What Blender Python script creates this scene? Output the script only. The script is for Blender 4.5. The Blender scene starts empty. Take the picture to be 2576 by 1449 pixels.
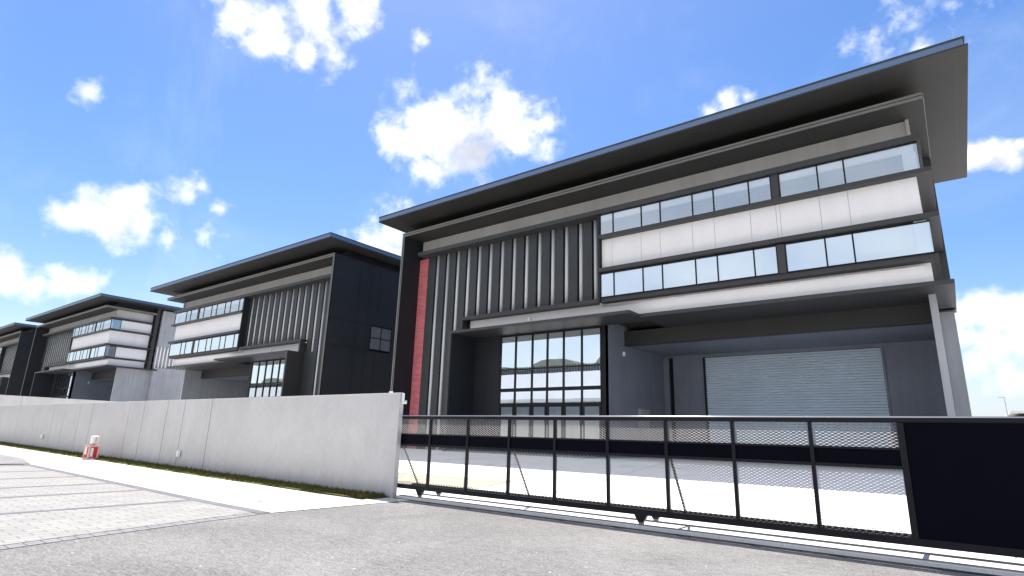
import bpy, math, random
from math import radians as R, sin, cos, tan, pi
from mathutils import Vector, Matrix
random.seed(7)
S = bpy.context.scene
COL = S.collection

# ------------------------------------------------------------------ camera
EYE = 1.6
FOC = 1439.4 / 2576.0 * 36.0
yaw, pit, rol = R(-37.74), R(14.59), R(1.71)
fw = Vector((sin(yaw) * cos(pit), cos(yaw) * cos(pit), sin(pit)))
ri = Vector((cos(yaw), -sin(yaw), 0.0))
up = ri.cross(fw)
r2 = ri * cos(rol) + up * sin(rol)
u2 = up * cos(rol) - ri * sin(rol)
cam = bpy.data.cameras.new("camera")
co = bpy.data.objects.new("camera", cam)
COL.objects.link(co)
cam.lens = FOC
cam.sensor_width = 36.0
cam.sensor_fit = 'HORIZONTAL'
cam.clip_start = 0.1
cam.clip_end = 4000
m = Matrix((r2, u2, -fw)).transposed().to_4x4()
m.translation = Vector((0, 0, EYE))
co.matrix_world = m
S.camera = co

# ------------------------------------------------------------------ exposure, sun, sky
S.view_settings.view_transform = 'Standard'
S.view_settings.look = 'None'
S.view_settings.gamma = 1.0
S.view_settings.exposure = 1.0
S.render.engine = 'CYCLES'
S.cycles.max_bounces = 8
S.cycles.transparent_max_bounces = 16
S.cycles.use_denoising = True

SUN = Vector((-0.32, 0.25, 1.0)).normalized()
sun = bpy.data.lights.new("sun", 'SUN')
sun.energy = 4.8
sun.angle = R(0.5)
sun.color = (1.0, 0.95, 0.88)
so = bpy.data.objects.new("sun", sun)
COL.objects.link(so)
so.rotation_euler = SUN.to_track_quat('Z', 'Y').to_euler()
so.location = (0, 0, 60)

world = bpy.data.worlds.new("World")
S.world = world
world.use_nodes = True
wt = world.node_tree
for n in list(wt.nodes):
    wt.nodes.remove(n)
SKY_STRENGTH = 0.08


class NT:
    """small node-tree builder"""
    def __init__(s, t):
        s.t = t

    def n(s, typ, ins=None, **kw):
        nd = s.t.nodes.new(typ)
        for k, v in kw.items():
            setattr(nd, k, v)
        for k, v in (ins or {}).items():
            if hasattr(v, 'is_output') or isinstance(v, bpy.types.NodeSocket):
                s.t.links.new(v, nd.inputs[k])
            else:
                nd.inputs[k].default_value = v
        return nd

    def math(s, op, a, b=0.0, c=None, clamp=False):
        ins = {0: a, 1: b}
        if c is not None:
            ins[2] = c
        return s.n('ShaderNodeMath', ins, operation=op, use_clamp=clamp).outputs[0]

    def ramp(s, x, lo, hi, a=0.0, b=1.0, smooth=True):
        nd = s.n('ShaderNodeMapRange', {'Value': x, 'From Min': lo, 'From Max': hi, 'To Min': a, 'To Max': b})
        nd.interpolation_type = 'SMOOTHSTEP' if smooth else 'LINEAR'
        return nd.outputs['Result']

    def noise(s, vec, scale, detail=4.0, rough=0.55, dist=0.0):
        return s.n('ShaderNodeTexNoise', {'Vector': vec, 'Scale': scale, 'Detail': detail, 'Roughness': rough,
                                          'Distortion': dist}).outputs['Fac']

    def mix(s, f, a, b):
        nd = s.n('ShaderNodeMix', data_type='RGBA')
        for i, v in ((0, f), (6, a), (7, b)):
            if isinstance(v, bpy.types.NodeSocket):
                s.t.links.new(v, nd.inputs[i])
            else:
                nd.inputs[i].default_value = v if i == 0 else (*v[:3], 1.0)
        return nd.outputs[2]


w = NT(wt)
sky = w.n('ShaderNodeTexSky', sky_type='NISHITA')
sky.sun_disc = False
sky.sun_elevation = math.asin(SUN.z)
sky.sun_rotation = math.atan2(SUN.x, SUN.y) % (2 * pi)
sky.air_density = 1.15
sky.dust_density = 0.6
sky.ozone_density = 2.2
dirv = w.n('ShaderNodeNewGeometry').outputs['Position']   # for a world: the view direction
tc = w.n('ShaderNodeTexCoord').outputs['Generated']
dirn = w.n('ShaderNodeVectorMath', {0: tc}, operation='NORMALIZE').outputs['Vector']
# cumulus clouds: (azimuth from +Y, elevation, radius in degrees, weight)
CLOUDS = [(-67.8, 35.8, 2.15, 1), (-64.8, 35.7, 2.7, 1), (-60.6, 36.9, 3.11, 1), (-56.7, 38.4, 2.48, 1), (-65.9, 33.6, 1.43, 1),
          (-61.0, 34.4, 1.49, 0.9), (-69.4, 36.1, 1.8, 0.7), (-48.4, 30.7, 2.97, 1), (-45.2, 29.5, 4.16, 1), (-40.4, 30.9, 3.58, 1),
          (-37.7, 29.6, 2.85, 1), (-42.9, 27.1, 3.08, 1), (-50.7, 28.2, 2.04, 0.9), (-35.1, 30.7, 1.88, 0.8), (-47.1, 25.6, 1.72, 0.9),
          (-40.1, 32.9, 1.66, 0.9), (-34.6, 28.5, 1.52, 0.7), (-77.9, 16.0, 1.54, 0.9), (-76.3, 16.6, 1.88, 1), (-74.2, 16.3, 1.95, 1),
          (-72.1, 16.2, 1.86, 1), (-70.6, 16.0, 1.42, 0.8), (-73.4, 18.3, 1.36, 0.8), (-69.6, 20.1, 1.6, 0.6), (-66.3, 16.9, 1.5, 0.5),
          (-66.4, 19.1, 1.0, 0.65), (-68.2, 20.7, 0.81, 0.6), (-80.0, 10.8, 1.58, 1), (-78.3, 10.5, 1.5, 0.8), (-76.7, 11.0, 1.69, 1),
          (-75.2, 10.9, 1.45, 0.9), (-74.3, 11.3, 0.88, 0.6), (-50.8, 19.1, 2.69, 1), (-52.9, 18.1, 2.28, 0.9), (-55.0, 19.0, 1.5, 0.6),
          (-49.7, 17.2, 3.1, 1), (-15.0, 30.9, 1.28, 0.9), (-16.8, 30.5, 1.03, 0.8), (-13.3, 31.2, 0.83, 0.7), (4.8, 22.7, 1.45, 1),
          (5.7, 22.1, 1.29, 1), (3.7, 22.2, 1.21, 0.9), (6.6, 22.6, 0.76, 0.8), (1.8, 10.8, 1.51, 0.9), (3.1, 11.2, 1.21, 0.9),
          (4.3, 10.1, 1.81, 0.9), (2.9, 7.6, 1.6, .9), (4.4, 7.8, 1.5, .9), (1.7, 6.6, 1.3, 0.6), (3.2, 5.2, 1.7, 0.5),
          (1.0, 8.6, 1.11, 0.6), (-0.3, 34.0, 2.2, 0.4), (1.8, 34.1, 2.4, 0.5), (4.1, 33.6, 2.3, 0.5), (6.5, 33.1, 2.2, 0.5),
          (8.4, 32.4, 1.44, 0.6), (-48.9, 37.4, 1.0, 0.55), (-78.2, 25.9, 0.8, 0.35)]
SHADE = [(-42.3, 27.4, 4.8, 1.0), (-61.5, 36.2, 2.6, 0.3), (-74.0, 15.6, 2.2, 0.5), (3.2, 7.2, 2.6, 0.4), (5.2, 21.6, 1.5, 0.6), (-49.6, 17.4, 2.6, 0.6)]
acc = None
for az, el, rad, wgt in CLOUDS:
    c = (sin(R(az)) * cos(R(el)), cos(R(az)) * cos(R(el)), sin(R(el)))
    d = w.n('ShaderNodeVectorMath', {0: dirn, 1: c}, operation='DISTANCE').outputs['Value']
    v = w.math('MULTIPLY_ADD', d, -wgt / (2 * sin(R(rad) * 0.72)), wgt)
    acc = v if acc is None else w.math('SMOOTH_MAX', acc, v, 0.12)
sep = w.n('ShaderNodeSeparateXYZ', {0: dirn})
acc = w.math('SMOOTH_MAX', acc, w.ramp(sep.outputs[2], 0.72, 0.86, -0.6, 0.30), 0.1)  # cloud cover added overhead, out of view, to lift the yard's shade
vor = w.n('ShaderNodeTexVoronoi', {'Vector': w.n('ShaderNodeVectorMath', {0: dirn, 1: w.n('ShaderNodeVectorMath', {0: w.n('ShaderNodeTexNoise', {'Vector': dirn, 'Scale': 40.0, 'Detail': 3.0}).outputs['Color'], 1: (0.03, 0.03, 0.03)}, operation='MULTIPLY').outputs['Vector']}, operation='ADD').outputs['Vector'],
                                   'Scale': 34.0, 'Detail': 2.0, 'Roughness': 0.55}, feature='F1', normalize=True).outputs['Distance']
n1 = w.noise(dirn, 14.0, 10.0, 0.60, 0.1)
n2 = w.noise(dirn, 7.0, 5.0, 0.55)
dens = w.math('MULTIPLY_ADD', w.math('SUBTRACT', n1, 0.5), 1.7, acc)
dens = w.math('MULTIPLY_ADD', w.math('SUBTRACT', 0.30, vor), 0.9, dens)
dens = w.math('MULTIPLY_ADD', w.math('SUBTRACT', n2, 0.5), 0.8, dens)
alpha = w.ramp(dens, 0.08, 0.95)
# faint high veil
veil = w.ramp(w.noise(dirn, 3.2, 7.0, 0.6, 0.6), 0.48, 0.85, 0.0, 0.20)
alpha = w.math('MAXIMUM', alpha, veil)
# bright thin overcast on the side of the sky behind the viewer (mirrored in the window glass)
thin = w.math('MULTIPLY', w.ramp(sep.outputs[1], 0.15, -0.45, 0.0, 0.62), w.ramp(n2, 0.25, 0.7, 0.75, 1.1))
alpha = w.math('MAXIMUM', alpha, thin)
core = None
for az, el, rad, wgt in SHADE:
    c = (sin(R(az)) * cos(R(el)), cos(R(az)) * cos(R(el)), sin(R(el)))
    d = w.n('ShaderNodeVectorMath', {0: dirn, 1: c}, operation='DISTANCE').outputs['Value']
    v = w.ramp(d, 2 * sin(R(rad) / 2), 0.0, 0.0, wgt)
    core = v if core is None else w.math('MAXIMUM', core, v)
core = w.math('MULTIPLY', core, w.ramp(n2, 0.25, 0.65, 0.8, 1.5), clamp=True)
K = 1.0 / SKY_STRENGTH
ccol = w.mix(core, tuple(0.70 * K * c for c in (1.0, 1.0, 1.0)), tuple(0.42 * K * c for c in (0.97, 0.98, 1.05)))
skyc = w.n('ShaderNodeHueSaturation', {'Hue': 0.5, 'Saturation': 1.3, 'Value': 0.92, 'Color': sky.outputs[0]}).outputs[0]
tint = w.n('ShaderNodeVectorMath', {0: skyc, 1: (1.28, 1.14, 1.235)}, operation='MULTIPLY').outputs['Vector']
haze_f = w.ramp(sep.outputs[2], 0.16, -0.02, 0.0, 0.9)
tint = w.mix(haze_f, tint, tuple(0.5 * K * c for c in (0.72, 0.86, 1.0)))
fin = w.mix(alpha, tint, ccol)
bg = w.n('ShaderNodeBackground', {'Color': fin, 'Strength': SKY_STRENGTH})
out = w.n('ShaderNodeOutputWorld', {'Surface': bg.outputs[0]})


# ------------------------------------------------------------------ materials
def material(name, build):
    mt = bpy.data.materials.new(name)
    mt.use_nodes = True
    t = mt.node_tree
    for n in list(t.nodes):
        t.nodes.remove(n)
    k = NT(t)
    sh = build(k)
    k.n('ShaderNodeOutputMaterial', {'Surface': sh})
    return mt


def pos(k):
    return k.n('ShaderNodeNewGeometry').outputs['Position']


def xyz(k, sx, sy, sz):
    return k.n('ShaderNodeVectorMath', {0: pos(k), 1: (sx, sy, sz)}, operation='MULTIPLY').outputs['Vector']


def bump(k, h, strength, dist):
    return k.n('ShaderNodeBump', {'Height': h, 'Strength': strength, 'Distance': dist}).outputs['Normal']


def principled(k, col, rough=0.6, normal=None, metal=0.0, spec=0.5):
    ins = {'Base Color': col if isinstance(col, bpy.types.NodeSocket) else (*col, 1.0), 'Roughness': rough, 'Metallic': metal,
           'Specular IOR Level': spec}
    if normal is not None:
        ins['Normal'] = normal
    return k.n('ShaderNodeBsdfPrincipled', ins).outputs[0]


def paint(name, col, rough=0.6, var=0.12, scale=0.7, metal=0.0, spec=0.4, streak=0.0, bmp=0.0):
    """painted or plastered surface with soft blotches and faint rain streaks"""
    def b(k):
        a = k.noise(pos(k), scale, 6.0, 0.6)
        f = k.ramp(a, 0.3, 0.7, 1.0 - var, 1.0 + var)
        if streak:
            st = k.noise(xyz(k, 3.5, 3.5, 0.16), 1.0, 5.0, 0.65)
            f = k.math('MULTIPLY', f, k.ramp(st, 0.35, 0.75, 1.0 + streak * 0.4, 1.0 - streak))
        c = k.n('ShaderNodeMix', data_type='RGBA', blend_type='MULTIPLY')
        c.inputs[0].default_value = 1.0
        c.inputs[6].default_value = (*col, 1)
        k.t.links.new(k.n('ShaderNodeCombineColor', {0: f, 1: f, 2: f}).outputs[0], c.inputs[7])
        nrm = None
        if bmp:
            nrm = bump(k, k.noise(pos(k), 45.0, 3.0, 0.6), bmp, 0.02)
        return principled(k, c.outputs[2], rough, nrm, metal, spec)
    return material(name, b)


M = {}
M['charcoal'] = paint('charcoal_paint', (0.011, 0.0135, 0.0185), 0.6, 0.15, 0.5, streak=0.1)
M['ledge'] = paint('ledge_grey_paint', (0.036, 0.036, 0.038), 0.5, 0.08, 0.8, streak=0.08)
M['soffit'] = paint('soffit_dark_paint', (0.023, 0.0225, 0.022), 0.6, 0.1, 0.6)
M['trim'] = paint('trim_grey_paint', (0.145, 0.143, 0.138), 0.5, 0.08, 0.7)
M['fascia'] = paint('fascia_metal', (0.10, 0.155, 0.26), 0.4, 0.05, 0.3, metal=0.2)
M['fin'] = paint('fin_dark_paint', (0.030, 0.034, 0.037), 0.55, 0.1, 0.6, streak=0.1)
M['white'] = paint('panel_white_paint', (0.70, 0.69, 0.70), 0.55, 0.03, 0.5, streak=0.025)
M['band'] = paint('band_grey_paint', (0.40, 0.395, 0.388), 0.6, 0.06, 0.5, streak=0.08)
M['tube'] = paint('tube_white', (0.50, 0.515, 0.54), 0.45, 0.05, 0.6)
M['stripback'] = paint('backing_pale_paint', (0.86, 0.86, 0.87), 0.5, 0.08, 0.6)
M['bay'] = paint('bay_grey_paint', (0.18, 0.20, 0.245), 0.6, 0.1, 0.4, streak=0.1)
M['side'] = paint('side_grey_paint', (0.34, 0.35, 0.37), 0.65, 0.1, 0.35, streak=0.12)
M['interior'] = paint('interior_white', (0.8, 0.81, 0.82), 0.7, 0.03)
M['deck'] = paint('roof_deck_blue_grey', (0.26, 0.39, 0.62), 0.6, 0.06)
M['purlin'] = paint('purlin_steel', (0.16, 0.2, 0.28), 0.5, 0.05)
M['shutter'] = paint('shutter_galvanised', (0.56, 0.66, 0.76), 0.5, 0.04, 0.6, metal=0.0)
M['gate'] = paint('gate_black_paint', (0.006, 0.007, 0.011), 0.42, 0.1, 1.2, spec=0.22)
M['gatepanel'] = paint('gate_sheet_navy_black', (0.0022, 0.0024, 0.007), 0.6, 0.1, 1.2, spec=0.05)
M['mesh'] = paint('mesh_galvanised', (0.48, 0.46, 0.43), 0.5, 0.05)
M['meshdark'] = paint('kick_mesh_black', (0.03, 0.03, 0.03), 0.5, 0.05)
M['rail'] = paint('rail_steel', (0.22, 0.21, 0.20), 0.45, 0.15, 2.0, metal=0.6)
M['lamp'] = paint('lamp_white', (0.82, 0.82, 0.8), 0.4, 0.03)
M['red'] = paint('box_red', (0.50, 0.035, 0.03), 0.5, 0.15, 4.0)
M['pink'] = paint('box_pink_wrap', (0.72, 0.40, 0.38), 0.5, 0.12, 6.0)
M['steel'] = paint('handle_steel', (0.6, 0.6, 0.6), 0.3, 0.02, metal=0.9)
M['bitumen'] = paint('bitumen', (0.018, 0.018, 0.022), 0.8, 0.3, 3.0)
M['darkpave'] = paint('dark_pavers', (0.135, 0.13, 0.147), 0.85, 0.12, 3.0, bmp=0.3)
M['kerb'] = paint('kerb_pavers', (0.21, 0.208, 0.215), 0.85, 0.12, 3.0, bmp=0.3)
M['patch'] = paint('patch_grey', (0.20, 0.19, 0.195), 0.9, 0.15, 2.0, bmp=0.3)
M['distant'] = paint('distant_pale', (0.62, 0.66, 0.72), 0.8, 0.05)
M['vault'] = paint('vault_olive_grey', (0.17, 0.17, 0.14), 0.7, 0.1)
M['polegrey'] = paint('pole_grey', (0.42, 0.47, 0.55), 0.5, 0.05)


def m_concrete(k):
    a = k.noise(pos(k), 0.45, 7.0, 0.62, 0.4)
    b = k.noise(xyz(k, 2.2, 2.2, 0.25), 1.0, 6.0, 0.62)
    c = k.noise(pos(k), 9.0, 4.0, 0.6)
    v = k.math('ADD', k.ramp(a, 0.3, 0.7, -0.03, 0.03), k.ramp(b, 0.3, 0.75, 0.012, -0.018))
    v = k.math('ADD', v, k.ramp(c, 0.3, 0.7, -0.018, 0.018))
    # foot of the wall: darker and greyer, with an uneven upper edge
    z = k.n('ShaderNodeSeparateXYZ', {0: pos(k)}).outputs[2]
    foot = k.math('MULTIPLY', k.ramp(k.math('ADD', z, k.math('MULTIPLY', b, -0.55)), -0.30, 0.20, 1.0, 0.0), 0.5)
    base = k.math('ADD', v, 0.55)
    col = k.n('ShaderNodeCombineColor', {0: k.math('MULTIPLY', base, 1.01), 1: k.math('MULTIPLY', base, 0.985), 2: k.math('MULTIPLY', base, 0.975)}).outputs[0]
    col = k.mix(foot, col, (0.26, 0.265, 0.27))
    h = k.math('ADD', k.math('MULTIPLY', c, 0.6), k.noise(pos(k), 60.0, 2.0))
    return principled(k, col, 0.85, bump(k, h, 0.18, 0.02), spec=0.25)


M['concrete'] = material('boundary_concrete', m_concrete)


def m_asphalt(k):
    p = pos(k)
    a = k.noise(p, 0.35, 5.0, 0.6, 0.6)
    g = k.noise(p, 28.0, 6.0, 0.75)
    s = k.noise(xyz(k, 5.0, 16.0, 1.0), 1.0, 6.0, 0.72, 0.4)
    vo = k.n('ShaderNodeTexVoronoi', {'Vector': p, 'Scale': 75.0}).outputs['Color']
    vv = k.n('ShaderNodeSeparateColor', {0: vo}).outputs[0]
    v = k.math('ADD', k.ramp(a, 0.3, 0.7, 0.145, 0.195), k.ramp(g, 0.3, 0.7, -0.06, 0.06))
    v = k.math('ADD', v, k.ramp(s, 0.32, 0.68, -0.035, 0.035))
    v = k.math('ADD', v, k.ramp(vv, 0.0, 1.0, -0.045, 0.045, False))
    v = k.math('MAXIMUM', v, 0.03)
    peb = k.n('ShaderNodeTexVoronoi', {'Vector': p, 'Scale': 3.1, 'Randomness': 1.0})
    spot = k.ramp(peb.outputs['Distance'], 0.035, 0.06, 1.0, 0.0)
    rnd = k.n('ShaderNodeSeparateColor', {0: peb.outputs['Color']}).outputs[1]
    spot = k.math('MULTIPLY', spot, k.math('GREATER_THAN', rnd, 0.45))
    col = k.n('ShaderNodeCombineColor', {0: k.math('MULTIPLY', v, 1.02), 1: v, 2: k.math('MULTIPLY', v, 0.985)}).outputs[0]
    col = k.mix(spot, col, (0.62, 0.6, 0.56))
    h = k.math('ADD', k.math('MULTIPLY', vv, 0.6), k.math('ADD', g, spot))
    return principled(k, col, 0.9, bump(k, h, 0.55, 0.012), spec=0.3)


M['asphalt'] = material('worn_asphalt', m_asphalt)


def m_pale(name, c0, c1, stain, amt):
    def b(k):
        p = pos(k)
        a = k.noise(p, 0.8, 6.0, 0.6, 0.3)
        g = k.noise(p, 14.0, 5.0, 0.7)
        st = k.ramp(k.noise(p, 0.33, 6.0, 0.62, 0.8), 0.56, 0.72, 0.0, amt)
        col = k.mix(k.ramp(a, 0.3, 0.7), c0, c1)
        col = k.mix(st, col, stain)
        f = k.ramp(g, 0.3, 0.7, 0.9, 1.06)
        mul = k.n('ShaderNodeMix', data_type='RGBA', blend_type='MULTIPLY')
        mul.inputs[0].default_value = 1.0
        k.t.links.new(col, mul.inputs[6])
        k.t.links.new(k.n('ShaderNodeCombineColor', {0: f, 1: f, 2: f}).outputs[0], mul.inputs[7])
        return principled(k, mul.outputs[2], 0.9, bump(k, g, 0.25, 0.01), spec=0.2)
    return material(name, b)


M['pave'] = m_pale('pale_pavement', (0.50, 0.49, 0.46), (0.58, 0.565, 0.535), (0.31, 0.25, 0.16), 0.9)
M['yard'] = m_pale('pale_yard_concrete', (0.74, 0.73, 0.70), (0.82, 0.80, 0.77), (0.50, 0.42, 0.32), 0.5)
M['plinth'] = m_pale('track_concrete', (0.60, 0.60, 0.60), (0.68, 0.68, 0.67), (0.5, 0.48, 0.45), 0.3)


def m_pavers(k):
    p = pos(k)
    rot = k.n('ShaderNodeVectorRotate', {'Vector': p, 'Angle': R(90.0)}, rotation_type='Z_AXIS').outputs[0]
    br = k.n('ShaderNodeTexBrick', {'Vector': rot, 'Color1': (0.255, 0.25, 0.243, 1), 'Color2': (0.290, 0.284, 0.276, 1), 'Mortar': (0.12, 0.118, 0.118, 1),
                                    'Scale': 1.0, 'Mortar Size': 0.008, 'Brick Width': 0.44, 'Row Height': 0.22, 'Bias': 0.0})
    st = k.ramp(k.noise(p, 0.5, 6.0, 0.62, 0.8), 0.60, 0.74, 0.0, 0.5)
    col = k.mix(st, br.outputs['Color'], (0.42, 0.31, 0.21))
    a = k.ramp(k.noise(p, 1.3, 6.0, 0.65), 0.3, 0.7, 0.93, 1.05)
    mul = k.n('ShaderNodeMix', data_type='RGBA', blend_type='MULTIPLY')
    mul.inputs[0].default_value = 1.0
    k.t.links.new(col, mul.inputs[6])
    k.t.links.new(k.n('ShaderNodeCombineColor', {0: a, 1: a, 2: a}).outputs[0], mul.inputs[7])
    h = k.math('SUBTRACT', k.math('MULTIPLY', k.noise(p, 30.0, 3.0), 0.3), br.outputs['Fac'])
    return principled(k, mul.outputs[2], 0.9, bump(k, h, 0.5, 0.01), spec=0.2)


M['pavers'] = material('parking_pavers', m_pavers)


def m_brick(k):
    z = k.n('ShaderNodeSeparateXYZ', {0: pos(k)}).outputs[2]
    saw = k.math('FRACT', k.math('MULTIPLY', z, 1 / 0.13))
    line = k.ramp(saw, 0.0, 0.16, 1.0, 0.0)
    n = k.noise(xyz(k, 1.2, 1.2, 7.0), 1.0, 5.0, 0.6)
    col = k.mix(k.ramp(n, 0.3, 0.7), (0.44, 0.115, 0.130), (0.58, 0.175, 0.19))
    col = k.mix(k.math('MULTIPLY', line, 0.5), col, (0.20, 0.03, 0.03))
    return principled(k, col, 0.7, bump(k, k.math('SUBTRACT', k.math('MULTIPLY', n, 0.4), line), 0.6, 0.02), spec=0.3)


M['brick'] = material('red_brick_tile', m_brick)


def m_grass(c0, c1, c2, name):
    def b(k):
        p = pos(k)
        a = k.noise(p, 3.0, 6.0, 0.7)
        g = k.noise(p, 40.0, 5.0, 0.7)
        col = k.mix(k.ramp(a, 0.3, 0.7), c0, c1)
        col = k.mix(k.ramp(g, 0.45, 0.7), col, c2)
        return principled(k, col, 0.9, bump(k, g, 0.8, 0.03), spec=0.1)
    return material(name, b)


M['grass'] = m_grass((0.055, 0.070, 0.016), (0.10, 0.105, 0.028), (0.22, 0.18, 0.09), 'verge_grass')
M['drygrass'] = m_grass((0.26, 0.265, 0.17), (0.46, 0.43, 0.36), (0.50, 0.47, 0.40), 'dry_lawn')
M['terrain'] = m_grass((0.20, 0.20, 0.12), (0.30, 0.27, 0.18), (0.34, 0.31, 0.22), 'open_land')


def glass(name, refl, tint):
    def b(k):
        tr = k.n('ShaderNodeBsdfTransparent', {'Color': (*tint, 1)}).outputs[0]
        gl = k.n('ShaderNodeBsdfGlossy', {'Color': (0.86, 0.95, 1.0, 1), 'Roughness': 0.01,
                                          'Normal': bump(k, k.noise(pos(k), 0.6, 2.0), 0.05, 0.02)}).outputs[0]
        fr = k.n('ShaderNodeFresnel', {'IOR': 1.5}).outputs[0]
        f = k.math('MULTIPLY_ADD', fr, 1.0 - refl, refl, clamp=True)
        return k.n('ShaderNodeMixShader', {0: f, 1: tr, 2: gl}).outputs[0]
    return material(name, b)


M['glass'] = glass('window_glass', 0.44, (0.97, 0.985, 1.0))
M['lowglass'] = glass('window_glass_sky', 0.68, (0.95, 0.975, 0.99))
M['screenglass'] = glass('entrance_glass', 0.78, (0.9, 0.95, 0.95))
M['doorglass'] = glass('door_glass', 0.34, (0.80, 0.86, 0.84))


# ------------------------------------------------------------------ mesh helpers
class MB:
    def __init__(s):
        s.v, s.f = [], []

    def quad(s, a, b, c, d):
        n = len(s.v)
        s.v += [a, b, c, d]
        s.f.append((n, n + 1, n + 2, n + 3))
        return s

    def box(s, x0, x1, y0, y1, z0, z1):
        x0, x1 = min(x0, x1), max(x0, x1)
        n = len(s.v)
        s.v += [(x, y, z) for z in (z0, z1) for y in (y0, y1) for x in (x0, x1)]
        s.f += [tuple(n + i for i in q) for q in ((0, 2, 3, 1), (4, 5, 7, 6), (0, 1, 5, 4), (2, 6, 7, 3), (0, 4, 6, 2), (1, 3, 7, 5))]
        return s

    def prism(s, prof, axis, a, b):
        """closed profile (CCW pairs) swept along axis from a to b"""
        n = len(s.v)
        k = len(prof)
        for t in (a, b):
            for p, q in prof:
                s.v.append((t, p, q) if axis == 'x' else ((p, t, q) if axis == 'y' else (p, q, t)))
        s.f.append(tuple(n + i for i in range(k)))
        s.f.append(tuple(n + k + i for i in reversed(range(k))))
        for i in range(k):
            j = (i + 1) % k
            s.f.append((n + i, n + k + i, n + k + j, n + j))
        return s

    def tube(s, p0, p1, r, seg=10, r1=None):
        p0, p1 = Vector(p0), Vector(p1)
        d = (p1 - p0).normalized()
        a = d.orthogonal().normalized()
        b = d.cross(a)
        r1 = r if r1 is None else r1
        n = len(s.v)
        for p, rr in ((p0, r), (p1, r1)):
            for i in range(seg):
                t = 2 * pi * i / seg
                s.v.append(tuple(p + (a * cos(t) + b * sin(t)) * rr))
        for i in range(seg):
            j = (i + 1) % seg
            s.f.append((n + i, n + j, n + seg + j, n + seg + i))
        s.f.append(tuple(n + i for i in reversed(range(seg))))
        s.f.append(tuple(n + seg + i for i in range(seg)))
        return s

    def build(s, name, mat, parent=None, T=None, bevel=0.0, smooth=False, flip=False):
        me = bpy.data.meshes.new(name)
        vs = [T(*p) for p in s.v] if T else s.v
        off = Vector((0, 0, 0))
        o = parent
        while o is not None:
            off += o.location
            o = o.parent
        me.from_pydata([tuple(Vector(p) - off) for p in vs], [], [tuple(reversed(f)) for f in s.f] if flip else s.f)
        me.materials.append(mat)
        if smooth:
            me.polygons.foreach_set('use_smooth', [True] * len(me.polygons))
        me.update()
        ob = bpy.data.objects.new(name, me)
        COL.objects.link(ob)
        if parent is not None:
            ob.parent = parent
        if bevel:
            bv = ob.modifiers.new('bevel', 'BEVEL')
            bv.width = bevel
            bv.segments = 2
            bv.limit_method = 'ANGLE'
        return ob


def tag(o, label=None, cat=None, group=None, kind=None):
    if label:
        o['label'] = label
    if cat:
        o['category'] = cat
    if group:
        o['group'] = group
    if kind:
        o['kind'] = kind
    return o


def empty(name, loc):
    o = bpy.data.objects.new(name, None)
    o.location = loc
    o.empty_display_size = 0.3
    COL.objects.link(o)
    return o


# ------------------------------------------------------------------ ground
def road_z(x):
    return -0.07 + max(0.0, -x - 14.0) * 0.008


def yard_z(x, y):
    return max(0.0, min(y, 24.0) - 12.5) * 0.0635 + max(0.0, -x - 64.0) * 0.04


def sheet(name, mat, xs, ys, zf, dz=0.0):
    mb = MB()
    for i in range(len(xs) - 1):
        for j in range(len(ys) - 1):
            q = [(xs[i], ys[j]), (xs[i + 1], ys[j]), (xs[i + 1], ys[j + 1]), (xs[i], ys[j + 1])]
            mb.quad(*[(x, y, zf(x, y) + dz) for x, y in q])
    return tag(mb.build(name, mat), kind='structure')


def poly_sheet(name, mat, pts, dz, kind='structure'):
    """flat outline split at the road's slope break so that it follows the ground"""
    mb = MB()
    n = len(pts)
    mb.v = [(x, y, road_z(x) + dz) for x, y in pts]
    mb.f = [tuple(range(n))]
    return tag(mb.build(name, mat), kind=kind)


MB().quad((-1500, -1500, -0.6), (1500, -1500, -0.6), (1500, 1500, -0.6), (-1500, 1500, -0.6)).build('terrain', M['terrain'])['kind'] = 'structure'
XS = [-160, -120, -90, -70, -50, -40, -32, -26, -20, -14, -11, 0, 12, 40]
sheet('road', M['asphalt'], XS, [-9, -4, 0, 6, 10.93], lambda x, y: road_z(x))
sheet('pavement', M['pave'], XS, [-90, -40, -20, -9], lambda x, y: road_z(x))  # unseen pale ground added behind the viewer to bounce light onto the facades
# pale pavement between the parking bays and the wall
KX = -11.58
sheet('pavement', M['pave'], [-160, -90, -60, -40, -28.6, -20, -14, KX], [7.05, 10.0], lambda x, y: road_z(x), 0.012)
sheet('pavement', M['pave'], [-12.4, -12.0, KX], [10.0, 10.90], lambda x, y: road_z(x), 0.010)


def kerb_x(y):
    return -11.58 if y > 7.0 else -11.58 + (7.0 - y) * 0.235 + max(0, 3.5 - y) * 0.05


# parking bays of pavers, with the dark edging bands
mb = MB()
cols = [-28.0, -26, -22, -18, -14]
ys = [-6, -3, 0, 2.0, 3.5, 5.0, 6.0, 6.78]
for i in range(len(cols) - 1):
    for j in range(len(ys) - 1):
        mb.quad(*[(x, y, road_z(x) + 0.014) for x, y in ((cols[i], ys[j]), (cols[i + 1], ys[j]), (cols[i + 1], ys[j + 1]), (cols[i], ys[j + 1]))])
for j in range(len(ys) - 1):
    a, b = ys[j], ys[j + 1]
    mb.quad((-14, a, road_z(-14) + 0.014), (kerb_x(a) - 0.3, a, -0.056), (kerb_x(b) - 0.3, b, -0.056), (-14, b, road_z(-14) + 0.014))
tag(mb.build('parking_bays', M['pavers']), kind='structure')
mb = MB()
for x0, x1 in zip([-28.6, -26, -22, -18, -14], [-26, -22, -18, -14, -11.62]):
    mb.quad((x0, 6.78, road_z(x0) + 0.018), (x1, 6.78, road_z(x1) + 0.018), (x1, 7.06, road_z(x1) + 0.018), (x0, 7.06, road_z(x0) + 0.018))
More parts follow.
